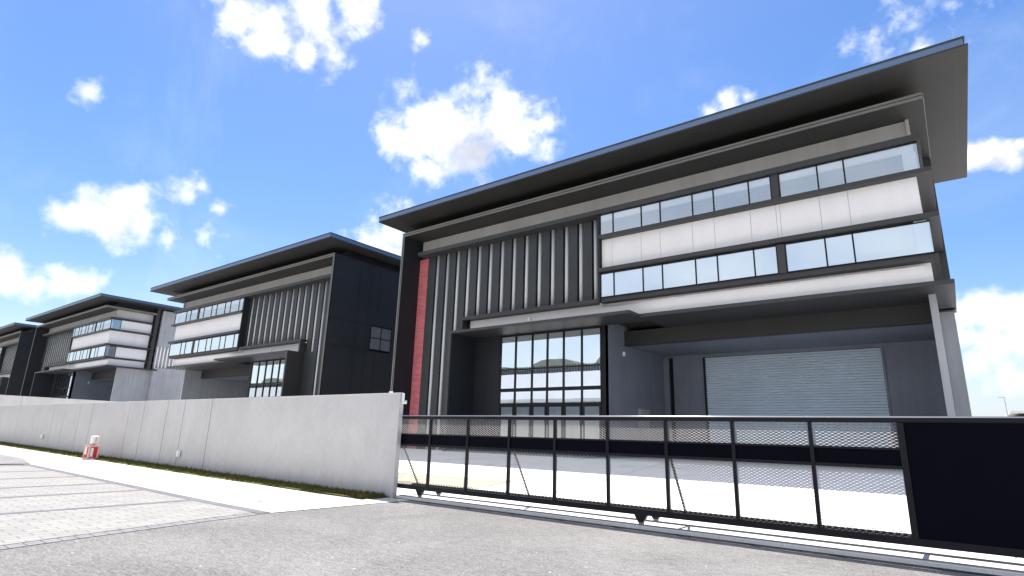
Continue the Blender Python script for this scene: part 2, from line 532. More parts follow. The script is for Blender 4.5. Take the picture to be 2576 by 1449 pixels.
for xa, xb in ((-13.53, -14.58), (-16.25, -17.33), (-18.9, -19.53), (-21.7, -22.2), (-24.5, -24.9), (-27.75, -27.85)):
    xa = xb + 0.35
    z = road_z(xb) + 0.018
    q = [(xa + 0.30, -4.0), (xa + 0.52, -4.0), (xb + 0.10, 6.78), (xb - 0.10, 6.78)]
    mb.quad(*[(x, y, road_z(x) + 0.018) for x, y in q])
tag(mb.build('bay_markings', M['darkpave']), kind='structure')
# double row of kerb pavers along the asphalt
mb = MB()
mb2 = MB()
y = -6.0
while y < 7.0:
    y1 = y + 0.22
    for o0, o1, b in ((0.01, 0.135, mb), (0.15, 0.285, mb)):
        b.prism([(kerb_x(y) - o0, y + 0.006), (kerb_x(y1) - o0, y1 - 0.006), (kerb_x(y1) - o1, y1 - 0.006), (kerb_x(y) - o1, y + 0.006)], 'z', -0.1, -0.060)
    y = y1
tag(mb.build('kerb', M['kerb']), kind='structure')
poly_sheet('driveway_patch', M['patch'], [(-60, 6.1), (-28.65, 6.1), (-28.65, 7.09), (-32.26, 7.67), (-60, 7.67)], 0.03)
# inspection cover drawn by its frame
mb = MB()
for a in ((-13.55, -12.85, 7.86, 7.88), (-13.55, -12.85, 8.44, 8.46), (-13.55, -13.53, 7.88, 8.44), (-12.87, -12.85, 7.88, 8.44)):
    mb.box(a[0], a[1], a[2], a[3], -0.07, -0.052)
mb.build('manhole_cover', M['patch'])
tag(bpy.data.objects['manhole_cover'], 'square inspection cover frame set in the pale pavement near the end of the wall', 'manhole')
# yard behind the gate
sheet('yard', M['yard'], [-160, -100, -80, -64, -48, -32, -16, -12, 0, 12, 40], [12.35, 12.5, 14, 16, 18, 20, 22, 24, 40, 70, 110], yard_z)
sheet('yard', M['yard'], [-160, -64, -32, -12.3], [11.06, 12.35], lambda x, y: 0.0, -0.012)
mb = MB()
mb.v = [(x, y, yard_z(0, y) + 0.012) for x, y in ((-30, 12.6), (-14.5, 12.6), (-11.7, 13.78), (-11.75, 15.74), (-17.0, 15.45), (-30, 15.1))]
mb.f = [(0, 1, 2, 3, 4, 5)]
tag(mb.build('lawn', M['drygrass']), kind='structure')
mb = MB()
for x in (-9.2, 0.4):
    for a, b in zip([12.5, 16, 20], [16, 20, 24]):
        mb.quad(*[(xx + (yy - 12.5) * -.08, yy, yard_z(0, yy) + .006) for xx, yy in ((x, a), (x + .03, a), (x + .03, b), (x, b))])
for y in (17.4,):
    mb.quad(*[(xx, yy, yard_z(0, yy) + .010) for xx, yy in ((-11.7, y), (12, y), (12, y + .03), (-11.7, y + .03))])
tag(mb.build('yard_joints', M['rail']), kind='structure')
# gate track: a concrete plinth a hand above the asphalt
mb = MB()
mb.box(-12.3, 14.0, 11.05, 12.35, -0.4, 0.0)
tag(mb.build('track_plinth', M['plinth'], bevel=0.012), kind='structure')
mb = MB().box(-12.25, 14, 10.89, 11.05, -0.3, -0.064)
tag(mb.build('bitumen_joint', M['bitumen']), kind='structure')
for y0, lb in ((11.10, 'steel gate rail on the road edge of the pale concrete strip, under the front rollers'),
               (11.80, 'steel gate rail on the yard edge of the pale concrete strip, under the rear rollers')):
    tag(MB().box(-12.2, 14, y0, y0 + 0.035, 0.0, 0.022).build('gate_rail', M['rail']), lb, 'rail', 'rails under the sliding gate')

# grass verge at the foot of the wall: blades over an earth strip
mb = MB()
xs = [-75 + i * 2.0 for i in range(32)] + [-12.4]
for a, b in zip(xs[:-1], xs[1:]):
    y0a, y0b = 10.0 + 0.1 * sin(a * 3.1) + 0.25 * max(0, (a + 20) / 8), 10.0 + 0.1 * sin(b * 3.1) + 0.25 * max(0, (b + 20) / 8)
    mb.quad((a, y0a, road_z(a) + 0.024), (b, y0b, road_z(b) + 0.024), (b, 10.925, road_z(b) + 0.05), (a, 10.925, road_z(a) + 0.05))
rng = random.Random(3)
for i in range(15000):
    x = -12.5 - 60 * rng.random() ** 1.6
    y0 = 10.0 + 0.1 * sin(x * 3.1) + 0.25 * max(0, (x + 20) / 8)
    y = y0 + (10.9 - y0) * rng.random() - 0.05 * rng.random()
    h = 0.05 + 0.10 * rng.random()
    a = rng.random() * pi
    dx, dy = 0.014 * cos(a), 0.014 * sin(a)
    lx, ly = rng.uniform(-0.04, 0.04), rng.uniform(-0.04, 0.04)
    z = road_z(x) + 0.02
    n = len(mb.v)
    mb.v += [(x - dx, y - dy, z), (x + dx, y + dy, z), (x + lx, y + ly, z + h)]
    mb.f.append((n, n + 1, n + 2))
tag(mb.build('grass_verge', M['grass']), 'narrow strip of green grass along the foot of the grey wall', 'grass', kind='stuff')

# ------------------------------------------------------------------ boundary wall
bw = empty('boundary_wall', (-12.27, 11.0, -0.07))
tag(bw, 'long grey concrete boundary wall with vertical joints beside the black gate', 'wall')
joints = [-12.27, -23.0, -25.3, -26.9, -29.3, -30.95, -35.75, -37.6, -40.0, -41.95, -44.5, -49, -53, -57, -61, -66, -72, -78]
mb = MB()
for a, b in zip(joints[:-1], joints[1:]):
    mb.box(b + 0.022, a - (0.0 if a > -12.3 else 0.022), 10.93, 11.08, road_z(a) - 0.3, 2.705)
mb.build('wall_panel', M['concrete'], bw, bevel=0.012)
MB().box(-77.9, -12.4, 10.975, 11.05, -0.3, 2.68).build('wall_core', M['bitumen'], bw)
mb = MB()
mb.box(-12.262, -12.225, 10.98, 11.06, 2.40, 2.69)
mb.box(-12.225, -12.11, 11.0, 11.05, 2.40, 2.45)
mb.box(-12.135, -12.11, 11.0, 11.05, 2.45, 2.49)
mb.box(-12.80, -12.70, 10.97, 11.04, 2.705, 2.755)
mb.build('gate_catch', M['lamp'], bw, bevel=0.006)


def wall_lamp(x, y, z, label, parent_face='y', big=1.0):
    o = empty('wall_lamp', (x, y, z))
    s = big
    if parent_face == 'y':
        MB().box(x - .05 * s, x + .05 * s, y - .02, y, z - .11 * s, z + .11 * s).build('back_plate', M['ledge'], o)
        MB().box(x - .075 * s, x + .075 * s, y - .13, y - .02, z - .12 * s, z + .12 * s).build('lamp_shade', M['lamp'], o, bevel=0.02)
    else:
        MB().box(x, x + .02, y - .05 * s, y + .05 * s, z - .11 * s, z + .11 * s).build('back_plate', M['ledge'], o)
        MB().box(x + .02, x + .13, y - .075 * s, y + .075 * s, z - .12 * s, z + .12 * s).build('lamp_shade', M['lamp'], o, bevel=0.02)
    return tag(o, label, 'lamp')


wall_lamp(-24.99, 10.928, 0.57, 'small white box lamp low on the grey wall, nearer the gate')
wall_lamp(-42.85, 10.928, 0.84, 'small white box lamp low on the grey wall, at its far end')

# dividing wall between the second and third plots
dv = MB()
for a, b in ((11.2, 16.0), (16.02, 22), (22.02, 30), (30.02, 42)):
    dv.box(-72.12, -71.95, a, b, -0.2, 4.07)
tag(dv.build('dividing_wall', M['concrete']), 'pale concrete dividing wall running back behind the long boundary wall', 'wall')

# red and white box on the pavement
ub = empty('utility_box', (-31.45, 9.9, road_z(-31.45) + 0.012))
tag(ub, 'red and white box with a white cap standing on the pavement by the grass verge', 'utility box')
bx, by, bz = -31.45, 9.9, road_z(-31.45) + 0.012
MB().prism([(bx - .26, by - .17), (bx + .26, by - .17), (bx + .26, by + .17), (bx - .26, by + .17)], 'z', bz, bz + .58).build('body', M['red'], ub, bevel=.02)
mb = MB()
for sx in (-1, 1):
    for sy in (-1, 1):
        mb.box(bx + sx * .27 - .035, bx + sx * .27 + .035, by + sy * .175 - .035, by + sy * .175 + .035, bz, bz + .60)
for z0 in (.0, .54):
    mb.box(bx - .24, bx + .24, by - .205, by - .172, bz + z0, bz + z0 + .075)
    mb.box(bx + .262, bx + .295, by - .14, by + .14, bz + z0, bz + z0 + .075)
mb.build('frame', M['pink'], ub, bevel=.008)
MB().box(bx - .22, bx - .02, by - .195, by - .172, bz + .2, bz + .53).build('label_plate', M['lamp'], ub)
MB().box(bx + .262, bx + .275, by - .12, by - .02, bz + .12, bz + .5).build('label_plate', M['lamp'], ub)
MB().tube((bx + .1, by, bz + .58), (bx + .1, by, bz + .68), .06).build('neck', M['pink'], ub)
hd = MB().box(bx - .03, bx + .25, by - .14, by + .14, bz + .68, bz + 1.02).build('cap', M['lamp'], ub, bevel=.05)
MB().box(bx + .252, bx + .262, by - .02, by + .03, bz + .72, bz + .99).build('band', M['pink'], hd)

# ------------------------------------------------------------------ sliding gate
GY = 11.12
g = empty('sliding_gate', (-5.0, GY, 0.0))
tag(g, 'black steel sliding gate with expanded mesh panels and a solid right end', 'gate')
GX = [-11.18, -9.86, -8.55, -7.26, -5.94, -4.65, -3.36, -2.06, -0.765]
GL, GR = -12.45, 2.35
MB().box(GL, GR, GY - .035, GY + .045, 1.991, 2.075).build('top_rail', M['gate'], g, bevel=.022)
MB().tube((GL, GY - .018, 2.081), (GR, GY - .018, 2.081), .015, 12).build('top_highlight_bar', M['steel'], g, smooth=True)  # pale bar added to draw the sunlit highlight along the top edge
mb = MB().box(GL, GR, GY - .035, GY + .045, .19, .30)
mb.box(GL, GR, GY + .66, GY + .74, .19, .27)
for x in (-12.27, -8.45, -4.6, -0.76, 2.3):
    mb.box(x - .03, x + .03, GY + .045, GY + .66, .20, .26)
mb.build('base_frame', M['gate'], g)
for x in GX:
    wdt = .032 if x < -1 else .045
    MB().box(x - wdt, x + wdt, GY - .033, GY + .03, .30, 1.991).build('upright', M['gate'], g)
MB().box(GL, GL + .05, GY - .033, GY + .03, .30, 1.991).build('upright', M['gate'], g)
edges = [GL + .05] + GX
for i in range(len(edges) - 1):
    a = edges[i] + (.032 if i else 0)
    b = edges[i + 1] - (.032 if i < len(edges) - 2 else .045)
    mb = MB().box(a, b, GY - .028, GY + .025, 1.575, 1.612)
    mb.box(a, b, GY - .028, GY + .025, 1.285, 1.338)
    mb.build('mid_rail', M['gate'], g)
    MB().box(a, b, GY - .004, GY + .002, 1.338, 1.575).build('solid_panel', M['gatepanel'], g)

    def hexmesh(z0, z1, P, a0, hh, sw, y):
        """expanded metal: flats and slants of a flat-topped honeycomb"""
        mb = MB()
        th = .0045

        def seg(p, q):
            (xa, za), (xb, zb) = p, q
            if max(xa, xb) > b or min(xa, xb) < a or min(za, zb) < z0 or max(za, zb) > z1:
                return
            n = len(mb.v)
            for (x, z) in (p, q):
                mb.v.extend([(x, y - th, z - sw), (x, y + th, z + sw * .7), (x, y + th, z + sw), (x, y - th, z - sw * .7)])
            for k in range(4):
                l = (k + 1) % 4
                mb.f.append((n + k, n + l, n + 4 + l, n + 4 + k))
        j = 0
        z = z0
        while z < z1:
            x = a - P + (P / 2 if j % 2 else 0)
            while x < b + P:
                seg((x, z), (x + a0, z))
                seg((x + a0, z), (x + P / 2, z + hh / 2))
                seg((x, z), (x - P / 2 + a0, z + hh / 2))
                x += P
            z += hh / 2
            j += 1
        return mb
    hexmesh(1.612, 1.991, .094, .026, .05, .0036, GY + .004).build('mesh_panel', M['mesh'], g)
    hexmesh(.385, 1.285, .094, .026, .05, .0030, GY + .004).build('mesh_panel', M['mesh'], g)
    hexmesh(.30, .385, .094, 0.026, .05, .0065, GY + .004).build('kick_mesh', M['meshdark'], g)
MB().box(GX[-1] + .045, GR - .06, GY - .012, GY + .012, .30, 1.991).build('solid_end_panel', M['gatepanel'], g)
MB().box(GR - .06, GR, GY - .033, GY + .03, .30, 1.991).build('upright', M['gate'], g)
for x in (-12.27, -8.45, -4.6):
    MB().tube((x, GY + .05, 1.30), (x, GY + .70, .27), .026).build('brace', M['gate'], g)
for x in (-11.44, -5.23, 1.6):
    for yy in (GY + .005, GY + .70):
        wb = MB().prism([(x - .13, .19), (x + .13, .19), (x + .10, .13), (x + .05, .06), (x - .05, .06), (x - .10, .13)][::-1], 'y', yy - .04, yy + .04)
        wo = wb.build('roller_bracket', M['gate'], g)
        MB().tube((x, yy - .022, .055), (x, yy + .022, .055), .056, 16).build('roller', M['rail'], wo)

# ------------------------------------------------------------------ factory buildings
F = 24.0


def zz(k):
    return 1.6 + k * F


def factory(sgn, cx, zoff, zs, label, brick='brick'):
    """sgn=1: battens left, windows right; sgn=-1: the mirror image. cx: offset of the block's own x axis."""
    def T(x, y, z):
        return (cx + sgn * x, y, 12.0 + (z - 12.0) * zs + zoff)
    root = empty('factory_building', (cx + sgn * (-13.0), F, zoff))
    tag(root, label, 'building', 'grey industrial buildings in a row')
    fl = sgn < 0

    def put(name, mb, mat, parent=root, **kw):
        return mb.build(name, M[mat], parent, T=T, flip=fl, **kw)
    Yi = 1.0685 * F
    Yg = 1.09 * F
    Yb = 1.398 * F
    Yw = 1.0375 * F
    xl = -1.1607 * F
    xr = .0193 * F
    bot = -0.5
    back = 46.0
    roofz = zz(.5624)
    # ---- roof
    x0, x1, y0, y1 = -1.2052 * F, .0795 * F, .9465 * F, 1.467 * F
    roof = put('roof', MB().box(x0, x1, y0, y1, roofz, roofz + .06), 'soffit')
    fm = MB().box(x0 + .02, x1 - .12, y0 + .01, y1 - .05, roofz + .06, roofz + .31)
    put('fascia', fm, 'fascia', roof)
    put('roof_edge', MB().box(x0 - .0, x1 - .06, y0 - .02, y1 + .03, roofz + .31, zz(.5781)), 'ledge', roof)
    for rx in (1.585, -13.43):
        put('lightning_rod', MB().tube((rx, y0 + .3, zz(.5781)), (rx, y0 + .3, zz(.5781) + .55), .012, 6), 'polegrey', roof)
    # soffit panel joints
    sj = MB()
    for xx in [x0 + 1.2 + 2.44 * i for i in range(13)]:
        sj.box(xx, xx + .012, y0 + .2, y1 - .2, roofz - .004, roofz)
    put('soffit_joint', sj, 'ledge', roof)
    # ---- wall under the roof, and the framed hood round the facade
    put('upper_wall', MB().box(xl + .5, -.004 * F, 1.066 * F, 1.45 * F, zz(.5356), roofz), 'charcoal')
    slab = MB()
    slab.box(xl + .05, xr, F, 1.10 * F, zz(.5268), zz(.5356))
    slab.box(-.004 * F, xr, 1.10 * F, 1.2366 * F, zz(.5268), zz(.5356))
    hood = put('hood_slab', slab, 'soffit')
    tr = MB().box(xl - .0, xr + .0, F - .03, F, zz(.5268) - .015, zz(.5305))
    tr.box(xl, xr, F - .05, F, zz(.5320), zz(.5356) + .01)
    tr.box(xl, xl + .09, F - .03, F, bot, zz(.5268) - .015)
    tr.box(xl + .145, xl + .19, F - .02, F, bot, zz(.5268) - .015)
    tr.box(xr, xr + .03, F, 1.2366 * F, zz(.5268) - .015, zz(.5356))
    put('hood_trim', tr, 'trim', hood)
    # ---- end wall beside the battens, in panels with open joints
    put('end_wall', MB().box(xl + .045, xl + .19, F, back, bot, zz(.5356) - .01), 'charcoal')
    put('joint_backing', MB().box(xl + .03, xl + .045, F + .02, back, bot, zz(.5356) - .01), 'gatepanel')
    ew = MB()
    zj = [bot, zz(.2544), zz(.3358), zz(.5356)]
    yj = [F + .06, 1.1037 * F, 1.145 * F, 1.185 * F, 1.34 * F, 1.5 * F, 1.7 * F, back]
    win_y, win_z = (1.162 * F, 1.25 * F), (zz(.2575), zz(.335))
    for a, b in zip(zj[:-1], zj[1:]):
        for c, d in zip(yj[:-1], yj[1:]):
            if a == zj[1] and d > win_y[0] and c < win_y[1]:
                if c < win_y[0]:
                    ew.box(xl, xl + .03, c + .012, win_y[0], a + .012, b - .012)
                if d > win_y[1]:
                    ew.box(xl, xl + .03, win_y[1], d - .012, a + .012, b - .012)
                continue
            ew.box(xl, xl + .03, c + .012, d - .012, a + .012, b - .012)
    put('cladding_panel', ew, 'charcoal')
    ym, zm = sum(win_y) / 2, sum(win_z) / 2
    ef = MB()
    for c in (win_y[0], ym - .03, win_y[1] - .06):
        ef.box(xl - .02, xl + .03, c, c + .06, win_z[0], win_z[1])
    for c in (win_z[0], zm - .03, win_z[1] - .06):
        for ya, yb_ in ((win_y[0] + .06, ym - .03), (ym + .03, win_y[1] - .06)):
            ef.box(xl - .02, xl + .03, ya, yb_, c, c + .06)
    sw = put('window', ef, 'gate')
    put('brightening_sheet', MB().box(xl + .018, xl + .028, win_y[0], win_y[1], win_z[0], win_z[1]), 'side', sw)  # pale sheet added behind the pane to make it look brighter
    put('pane', MB().quad((xl + .01, win_y[0], win_z[0]), (xl + .01, win_y[1], win_z[0]), (xl + .01, win_y[1], win_z[1]), (xl + .01, win_y[0], win_z[1])), 'glass', sw)
    # ---- main back plane of the facade
    put('front_wall', MB().box(xl + .19, -.5698 * F, Yi, Yi + .2, zz(.2470), zz(.526)).box(xl + .19, -.966 * F, Yi, Yi + .2, bot, zz(.2470)), 'charcoal')
    put('head_band', MB().box(-27.5, -.0078 * F, Yi - .1, Yi - .003, zz(.4845), zz(.5268)), 'band')
    put('head_band', MB().box(-.19, -.08, Yi - .25, 1.2288 * F, zz(.4845), zz(.5268)), 'band')
    put('side_hood', MB().box(-.19, .007 * F, Yi - .003, 1.2288 * F, zz(.4745), zz(.4845) - .003), 'ledge')
    put('lintel', MB().box(-27.08, .007 * F, 1.03 * F, Yi - .003, zz(.4745), zz(.4845)), 'ledge')
    put('brick_strip', MB().box(-27.74, -26.77, Yi - .12, Yi - .002, bot, zz(.4745)), brick)
    put('corner_return', MB().box(xl + .19, -27.74, Yi - .06, Yi - .002, bot, zz(.486)), 'charcoal')
    # ---- vertical battens
    zb = zz(.2879)
    strips = [-26.0 + .9 * i for i in range(14)]
    gap = .37
    for i in range(15):
        a = (strips[i - 1] + .10 + gap / 2) if i else -26.74
        b = (strips[i] + .10 - gap / 2) if i < 14 else -.5698 * F - .03
        low = bot if b < -.966 * F - .25 else (zz(.2470) if a < -.966 * F else zb)
        if i == 14:
            a = strips[13] + .10 + gap / 2
        bt = MB().box(a, b, Yi - .23, Yi - .002, low, zz(.486))
        if i == 3:
            bt.box(strips[2] - .1, -.966 * F, Yi - .20, Yi - .002, bot, zz(.2470) - .002)
        put('batten', bt, 'fin')
    # white tubes standing in the gaps, with a collar at the joint
    for i in range(14):
        tx, ty = strips[i] + .10, Yi - .115
        lo = bot if i < 2 else (zz(.2470) if i < 3 else zb)
        tb = put('tube', MB().tube((tx, ty, lo), (tx, ty, zz(.4745)), .105, 14), 'tube', smooth=True)
        if i < 6:
            put('collar', MB().tube((tx, ty, 8.25), (tx, ty, 8.33), .118, 14), 'tube', tb)
    # ---- ledges that wrap the window corner
    ex = -.5698 * F - .02
    lx = .0160 * F
    yl = 1.03 * F

    def ledge(z0, z1, x_end, y_end, name='ledge', xs=ex, yf=yl, mat='ledge'):
        mbl = MB().box(xs, x_end, yf, Yw + .35, z0, z1)
        mbl.box(-.012 * F, x_end, Yw + .35, y_end, z0, z1)
        return put(name, mbl, mat)
    ys_end = 1.236 * F
    ledge(zz(.4180), zz(.4253), lx, ys_end)
    ledge(zz(.3430), zz(.3511), lx, ys_end)
    # lowest ledge runs on to the left below the battens and turns down
    yL = 1.04 * F
    l3 = MB().box(-.966 * F, .0075 * F, yL, Yi - .003, zz(.2793), zz(.2879))
    l3.box(-.012 * F, .0075 * F, Yi - .003, ys_end, zz(.2793), zz(.2879))
    l3.box(-.966 * F, -.966 * F + .17, yL, Yi - .003, zz(.2455), zz(.2793))
    put('ledge', l3, 'ledge')
    # white spandrels below each ribbon of windows
    px = [-13.60, -13.01, -11.41, -10.41, -8.82, -7.79, -6.2, -5.14, -4.98, -3.45, -2.42, -.11]
    yp = 1.0445 * F
    for z0, z1, ycov in ((zz(.3511), zz(.4180), yp),):
        sp = MB()
        for a, b in zip(px[:-1], px[1:]):
            sp.box(a + .008, b - .008, yp, yp + .04, z0, z1)
        ysd = [yp + .04, 1.09 * F, 1.16 * F, 1.2288 * F]
        for a, b in zip(ysd[:-1], ysd[1:]):
            sp.box(-.15, -.11, a + .008, b - .008, z0, z1)
        so_ = put('spandrel_panel', sp, 'white')
        put('spandrel_core', MB().box(-13.6, -.16, yp + .03, yp + .12, z0, z1), 'band', so_)
    # white apron under the lower ribbon, down to the canopy
    ya = 1.060 * F
    ap = MB().box(-.95 * F, -.10, ya, ya + .12, zz(.2470), zz(.2793))
    ap.box(-.22, -.10, ya + .12, 1.2288 * F, zz(.2470), zz(.2793))
    put('apron', ap, 'white')
    put('side_jamb', MB().box(-13.74, -13.63, Yw - .03, Yi - .004, zz(.2793) + .01, zz(.4745)), 'charcoal')
    # ---- ribbon windows: one window per light, each with its pane
    lights = [(-13.61, -12.84), (-12.84, -11.28), (-11.28, -10.29), (-10.29, -8.69), (-8.69, -7.70), (-7.70, -6.14), (-6.14, -5.19),
              (-4.90, -3.39), (-3.39, -2.42), (-2.42, .07)]
    rows = ((zz(.4253), zz(.4745)), (zz(.2879), zz(.3400)))
    for r_, (z0, z1) in enumerate(rows):
        for a, b in lights:
            ea = .055 if a in (-13.61, -4.90) else .028
            eb = .055 if b in (-5.19,) else (.02 if b > 0 else .028)
            fr = MB().box(a, a + ea, Yw - .03, Yw + .05, z0, z1)
            fr.box(b - eb, b, Yw - .03, Yw + .05, z0, z1)
            fr.box(a + ea, b - eb, Yw - .03, Yw + .05, z0, z0 + .04)
            fr.box(a + ea, b - eb, Yw - .03, Yw + .05, z1 - .04, z1)
            wo_ = put('window', fr, 'gate')
            put('pane', MB().quad((a + ea, Yw, z0 + .04), (b - eb, Yw, z0 + .04), (b - eb, Yw, z1 - .04), (a + ea, Yw, z1 - .04)), 'glass' if r_ == 0 else 'lowglass', wo_)
        # corner return light
        ye = 1.084 * F
        fr = MB().box(.02, .07, ye - .05, ye, z0, z1).box(.03, .06, Yw + .05, ye - .05, z0, z0 + .04).box(.03, .06, Yw + .05, ye - .05, z1 - .04, z1)
        wo_ = put('window', fr, 'gate')
        put('pane', MB().quad((.045, Yw + .05, z0 + .04), (.045, ye - .05, z0 + .04), (.045, ye - .05, z1 - .04), (.045, Yw + .05, z1 - .04)), 'glass', wo_)
        put('window_post', MB().box(-5.19, -4.90, Yw - .05, Yw + .2, z0, z1), 'ledge')
        put('corner_panel', MB().box(-.10, .02, ye, 1.2288 * F, z0, z1 + (0 if r_ == 0 else .0)), 'white')
        # room behind the ribbon
        d = 3.0 if r_ == 0 else 1.6
        zf, zc = z0 - .35, z1 + (.25 if r_ == 0 else .12)
        room = MB()
        room.quad((-13.7, Yw + .3, zf), (-.3, Yw + .3, zf), (-.3, Yw + d, zf), (-13.7, Yw + d, zf))
        room.quad((-13.7, Yw + .3, zc), (-13.7, Yw + d, zc), (-.3, Yw + d, zc), (-.3, Yw + .3, zc))
        room.quad((-13.7, Yw + d, zf), (-.3, Yw + d, zf), (-.3, Yw + d, zc), (-13.7, Yw + d, zc))
        room.quad((-13.7, Yw + .1, zf), (-13.7, Yw + d, zf), (-13.7, Yw + d, zc), (-13.7, Yw + .1, zc))
        io = put('room', room, 'deck' if r_ == 0 else 'interior')
        if r_ == 0:
            put('bulkhead', MB().box(-13.6, -.06, Yw + .07, Yw + .2, z1 - .36, z1 + .2), 'interior', io)
            pl = MB()
            for q in range(7):
                pl.box(-13.6, -.3, Yw + .9 + q * .7, Yw + 1.0 + q * .7, zc - .28, zc - .12)
            put('purlin', pl, 'purlin', io)
            put('column', MB().box(-.46, -.02, Yw + .07, Yw + .3, z0 - .05, z1 - .365), 'interior', io)
        else:
            rb = random.Random(11)
            for a, b in lights[:-1] + [(-2.42, -.45)]:
                drop = rb.choice((0.0, 0.0, .05, .12, .3)) + rb.random() * .05
                put('brightening_sheet', MB().box(a + .05, b - .05, Yw + .12, Yw + .135, z0 + drop, z1 + .05), 'interior', io)  # white sheets added close behind the panes to brighten the row
            put('column', MB().box(-.42, -.02, Yw + .07, Yw + .4, z0 - .05, z1 + .1), 'interior', io)
    # ledge over the lower ribbon is ledge 2; side fin from canopy to roof
    put('side_fin', MB().box(-.01 * F, .0193 * F, 1.2366 * F, 1.252 * F, zz(.24), roofz), 'ledge')
    # rear part of the side: plain wall, louvre, lower wall
    xs_ = .0125 * F
    put('side_wall', MB().box(-.10, xs_, 1.268 * F, back, zz(.3660), zz(.556) ).box(-.10, xs_, 1.268 * F, back, bot, zz(.2560)), 'side')
    lv = MB()
    for i in range(26):
        yy = 1.272 * F + i * .42
        lv.box(xs_ - .2, xs_ - .02, yy, yy + .1, zz(.2560), zz(.3660))
    put('louvre', lv, 'stripback')
    put('louvre_back', MB().box(-.10, xs_ - .25, 1.268 * F, back, zz(.2560), zz(.3660)), 'band')
    # ---- canopy over the loading bay
    Yc = 1.0467 * F
    zc0, zc1 = zz(.2400), zz(.2470)
    cn = MB().box(-.4838 * F, .0207 * F, Yc, 1.285 * F, zc0, zc1)
    put('canopy', cn, 'ledge')
    # ---- entrance portal
    po = MB().box(-.965 * F, -.4838 * F, F, Yc if False else 1.0467 * F, zc0, zc0 + .15)
    po.box(-.965 * F, -.4842 * F, 1.0467 * F, Yg, zc0, zc0 + .12)
    po.box(-.965 * F, -.957 * F, F, Yg, bot, zc0)
    put('entrance_portal', po, 'ledge')
    put('portal_lining', MB().box(-.957 * F, -.955 * F, F + .05, Yg, bot, zc0 - .01), 'charcoal')
    put('portal_infill', MB().box(-.955 * F, -20.95, Yg, Yg + .15, bot, zc0), 'charcoal')
    floor_z = .78
    put('entrance_step', MB().box(-.955 * F, -.585 * F, F + .1, Yg + 6.5, .3, floor_z), 'bay')
    # glazed screen: six columns, three tiers above six doors
    gx = [-20.92, -19.82, -18.65, -17.63, -16.57, -15.44, -14.29]
    gz = [floor_z, 3.34, 3.44, 4.06, 4.29, 5.25, 5.40, zc0 - .10]
    tiers = ((3.44, 4.08), (4.27, 5.28), (5.36, zc0 - .12))
    sc = MB()
    for i, x in enumerate(gx):
        sc.box(x - .04, x + .04, Yg - .06, Yg + .08, 3.44, zc0)
    for a, b in zip(gx[:-1], gx[1:]):
        for z0, z1 in ((3.36, 3.44), (4.08, 4.27), (5.28, 5.36), (zc0 - .12, zc0)):
            sc.box(a + .04, b - .04, Yg - .06, Yg + .08, z0, z1)
    scr = put('glazed_screen', sc, 'gate')
    for a, b in zip(gx[:-1], gx[1:]):
        for z0, z1 in tiers:
            put('pane', MB().quad((a + .04, Yg, z0), (b - .04, Yg, z0), (b - .04, Yg, z1), (a + .04, Yg, z1)), 'screenglass', scr)
    for i, (a, b) in enumerate(zip(gx[:-1], gx[1:])):
        df = MB().box(a + .02, a + .13, Yg - .04, Yg + .04, floor_z, 3.355).box(b - .13, b - .02, Yg - .04, Yg + .04, floor_z, 3.355)
        df.box(a + .13, b - .13, Yg - .04, Yg + .04, floor_z, floor_z + .15).box(a + .13, b - .13, Yg - .04, Yg + .04, 3.23, 3.355)
        do = put('door', df, 'gate')
        put('pane', MB().quad((a + .13, Yg, floor_z + .15), (b - .13, Yg, floor_z + .15), (b - .13, Yg, 3.23), (a + .13, Yg, 3.23)), 'doorglass', do)
        hx = b - .09 if i % 2 == 0 else a + .09
        put('handle', MB().tube((hx, Yg - .09, floor_z + .8), (hx, Yg - .09, floor_z + 1.5), .018, 8), 'steel', do)
    hall = MB()
    hx0, hx1, hy = -20.95, -14.0, Yg + 6.0
    hall.quad((hx0, hy, floor_z), (hx1, hy, floor_z), (hx1, hy, 7.2), (hx0, hy, 7.2))
    hall.quad((hx0, Yg + .1, floor_z), (hx0, hy, floor_z), (hx0, hy, 7.2), (hx0, Yg + .1, 7.2))
    hall.quad((hx1, Yg + .1, floor_z), (hx1, Yg + .1, 7.2), (hx1, hy, 7.2), (hx1, hy, floor_z))
    hall.quad((hx0, Yg + .1, 7.2), (hx0, hy, 7.2), (hx1, hy, 7.2), (hx1, Yg + .1, 7.2))
    put('hall', hall, 'interior')
    put('jamb', MB().box(-14.25, -.5830 * F + .0, Yg - .05, Yg + .2, bot, zc0), 'gate')
    # ---- loading bay
    xa, xb = -.5830 * F, -.0142 * F
    put('bay_wall', MB().box(xa - .2, xa, Yg + .2, Yb, bot, zz(.256)).box(xa - .02, xa, Yg - .05, Yg + .2, bot, zc0), 'bay')
    sh0, sh1, shz = -11.45, -2.68, zz(.2019)
    bwall = MB().box(xa, sh0, Yb, Yb + .2, bot, zz(.2400)).box(sh1, xb + .1, Yb, Yb + .2, bot, zz(.2400)).box(sh0, sh1, Yb, Yb + .2, shz, zz(.2400))
    put('bay_wall', bwall, 'bay')
    put('bay_pier', MB().box(-14.0, -13.64, Yb - .12, Yb - .002, bot, zz(.205)), 'bay')
    put('downpipe', MB().box(-13.60, -13.42, Yb - .08, Yb - .002, bot, zz(.205)), 'gate')
    shm = MB()
    z = .3
    prof = []
    k = 0
    while z < shz:
        prof += [(Yb + .08, z), (Yb - .03, z + .012), (Yb - .012, z + .098), (Yb + .08, z + .11)]
        z += .14
    for p, q in zip(prof[:-1], prof[1:]):
        shm.quad((sh0, p[0], p[1]), (sh1, p[0], p[1]), (sh1, q[0], q[1]), (sh0, q[0], q[1]))
    sho = put('roller_shutter', shm, 'shutter')
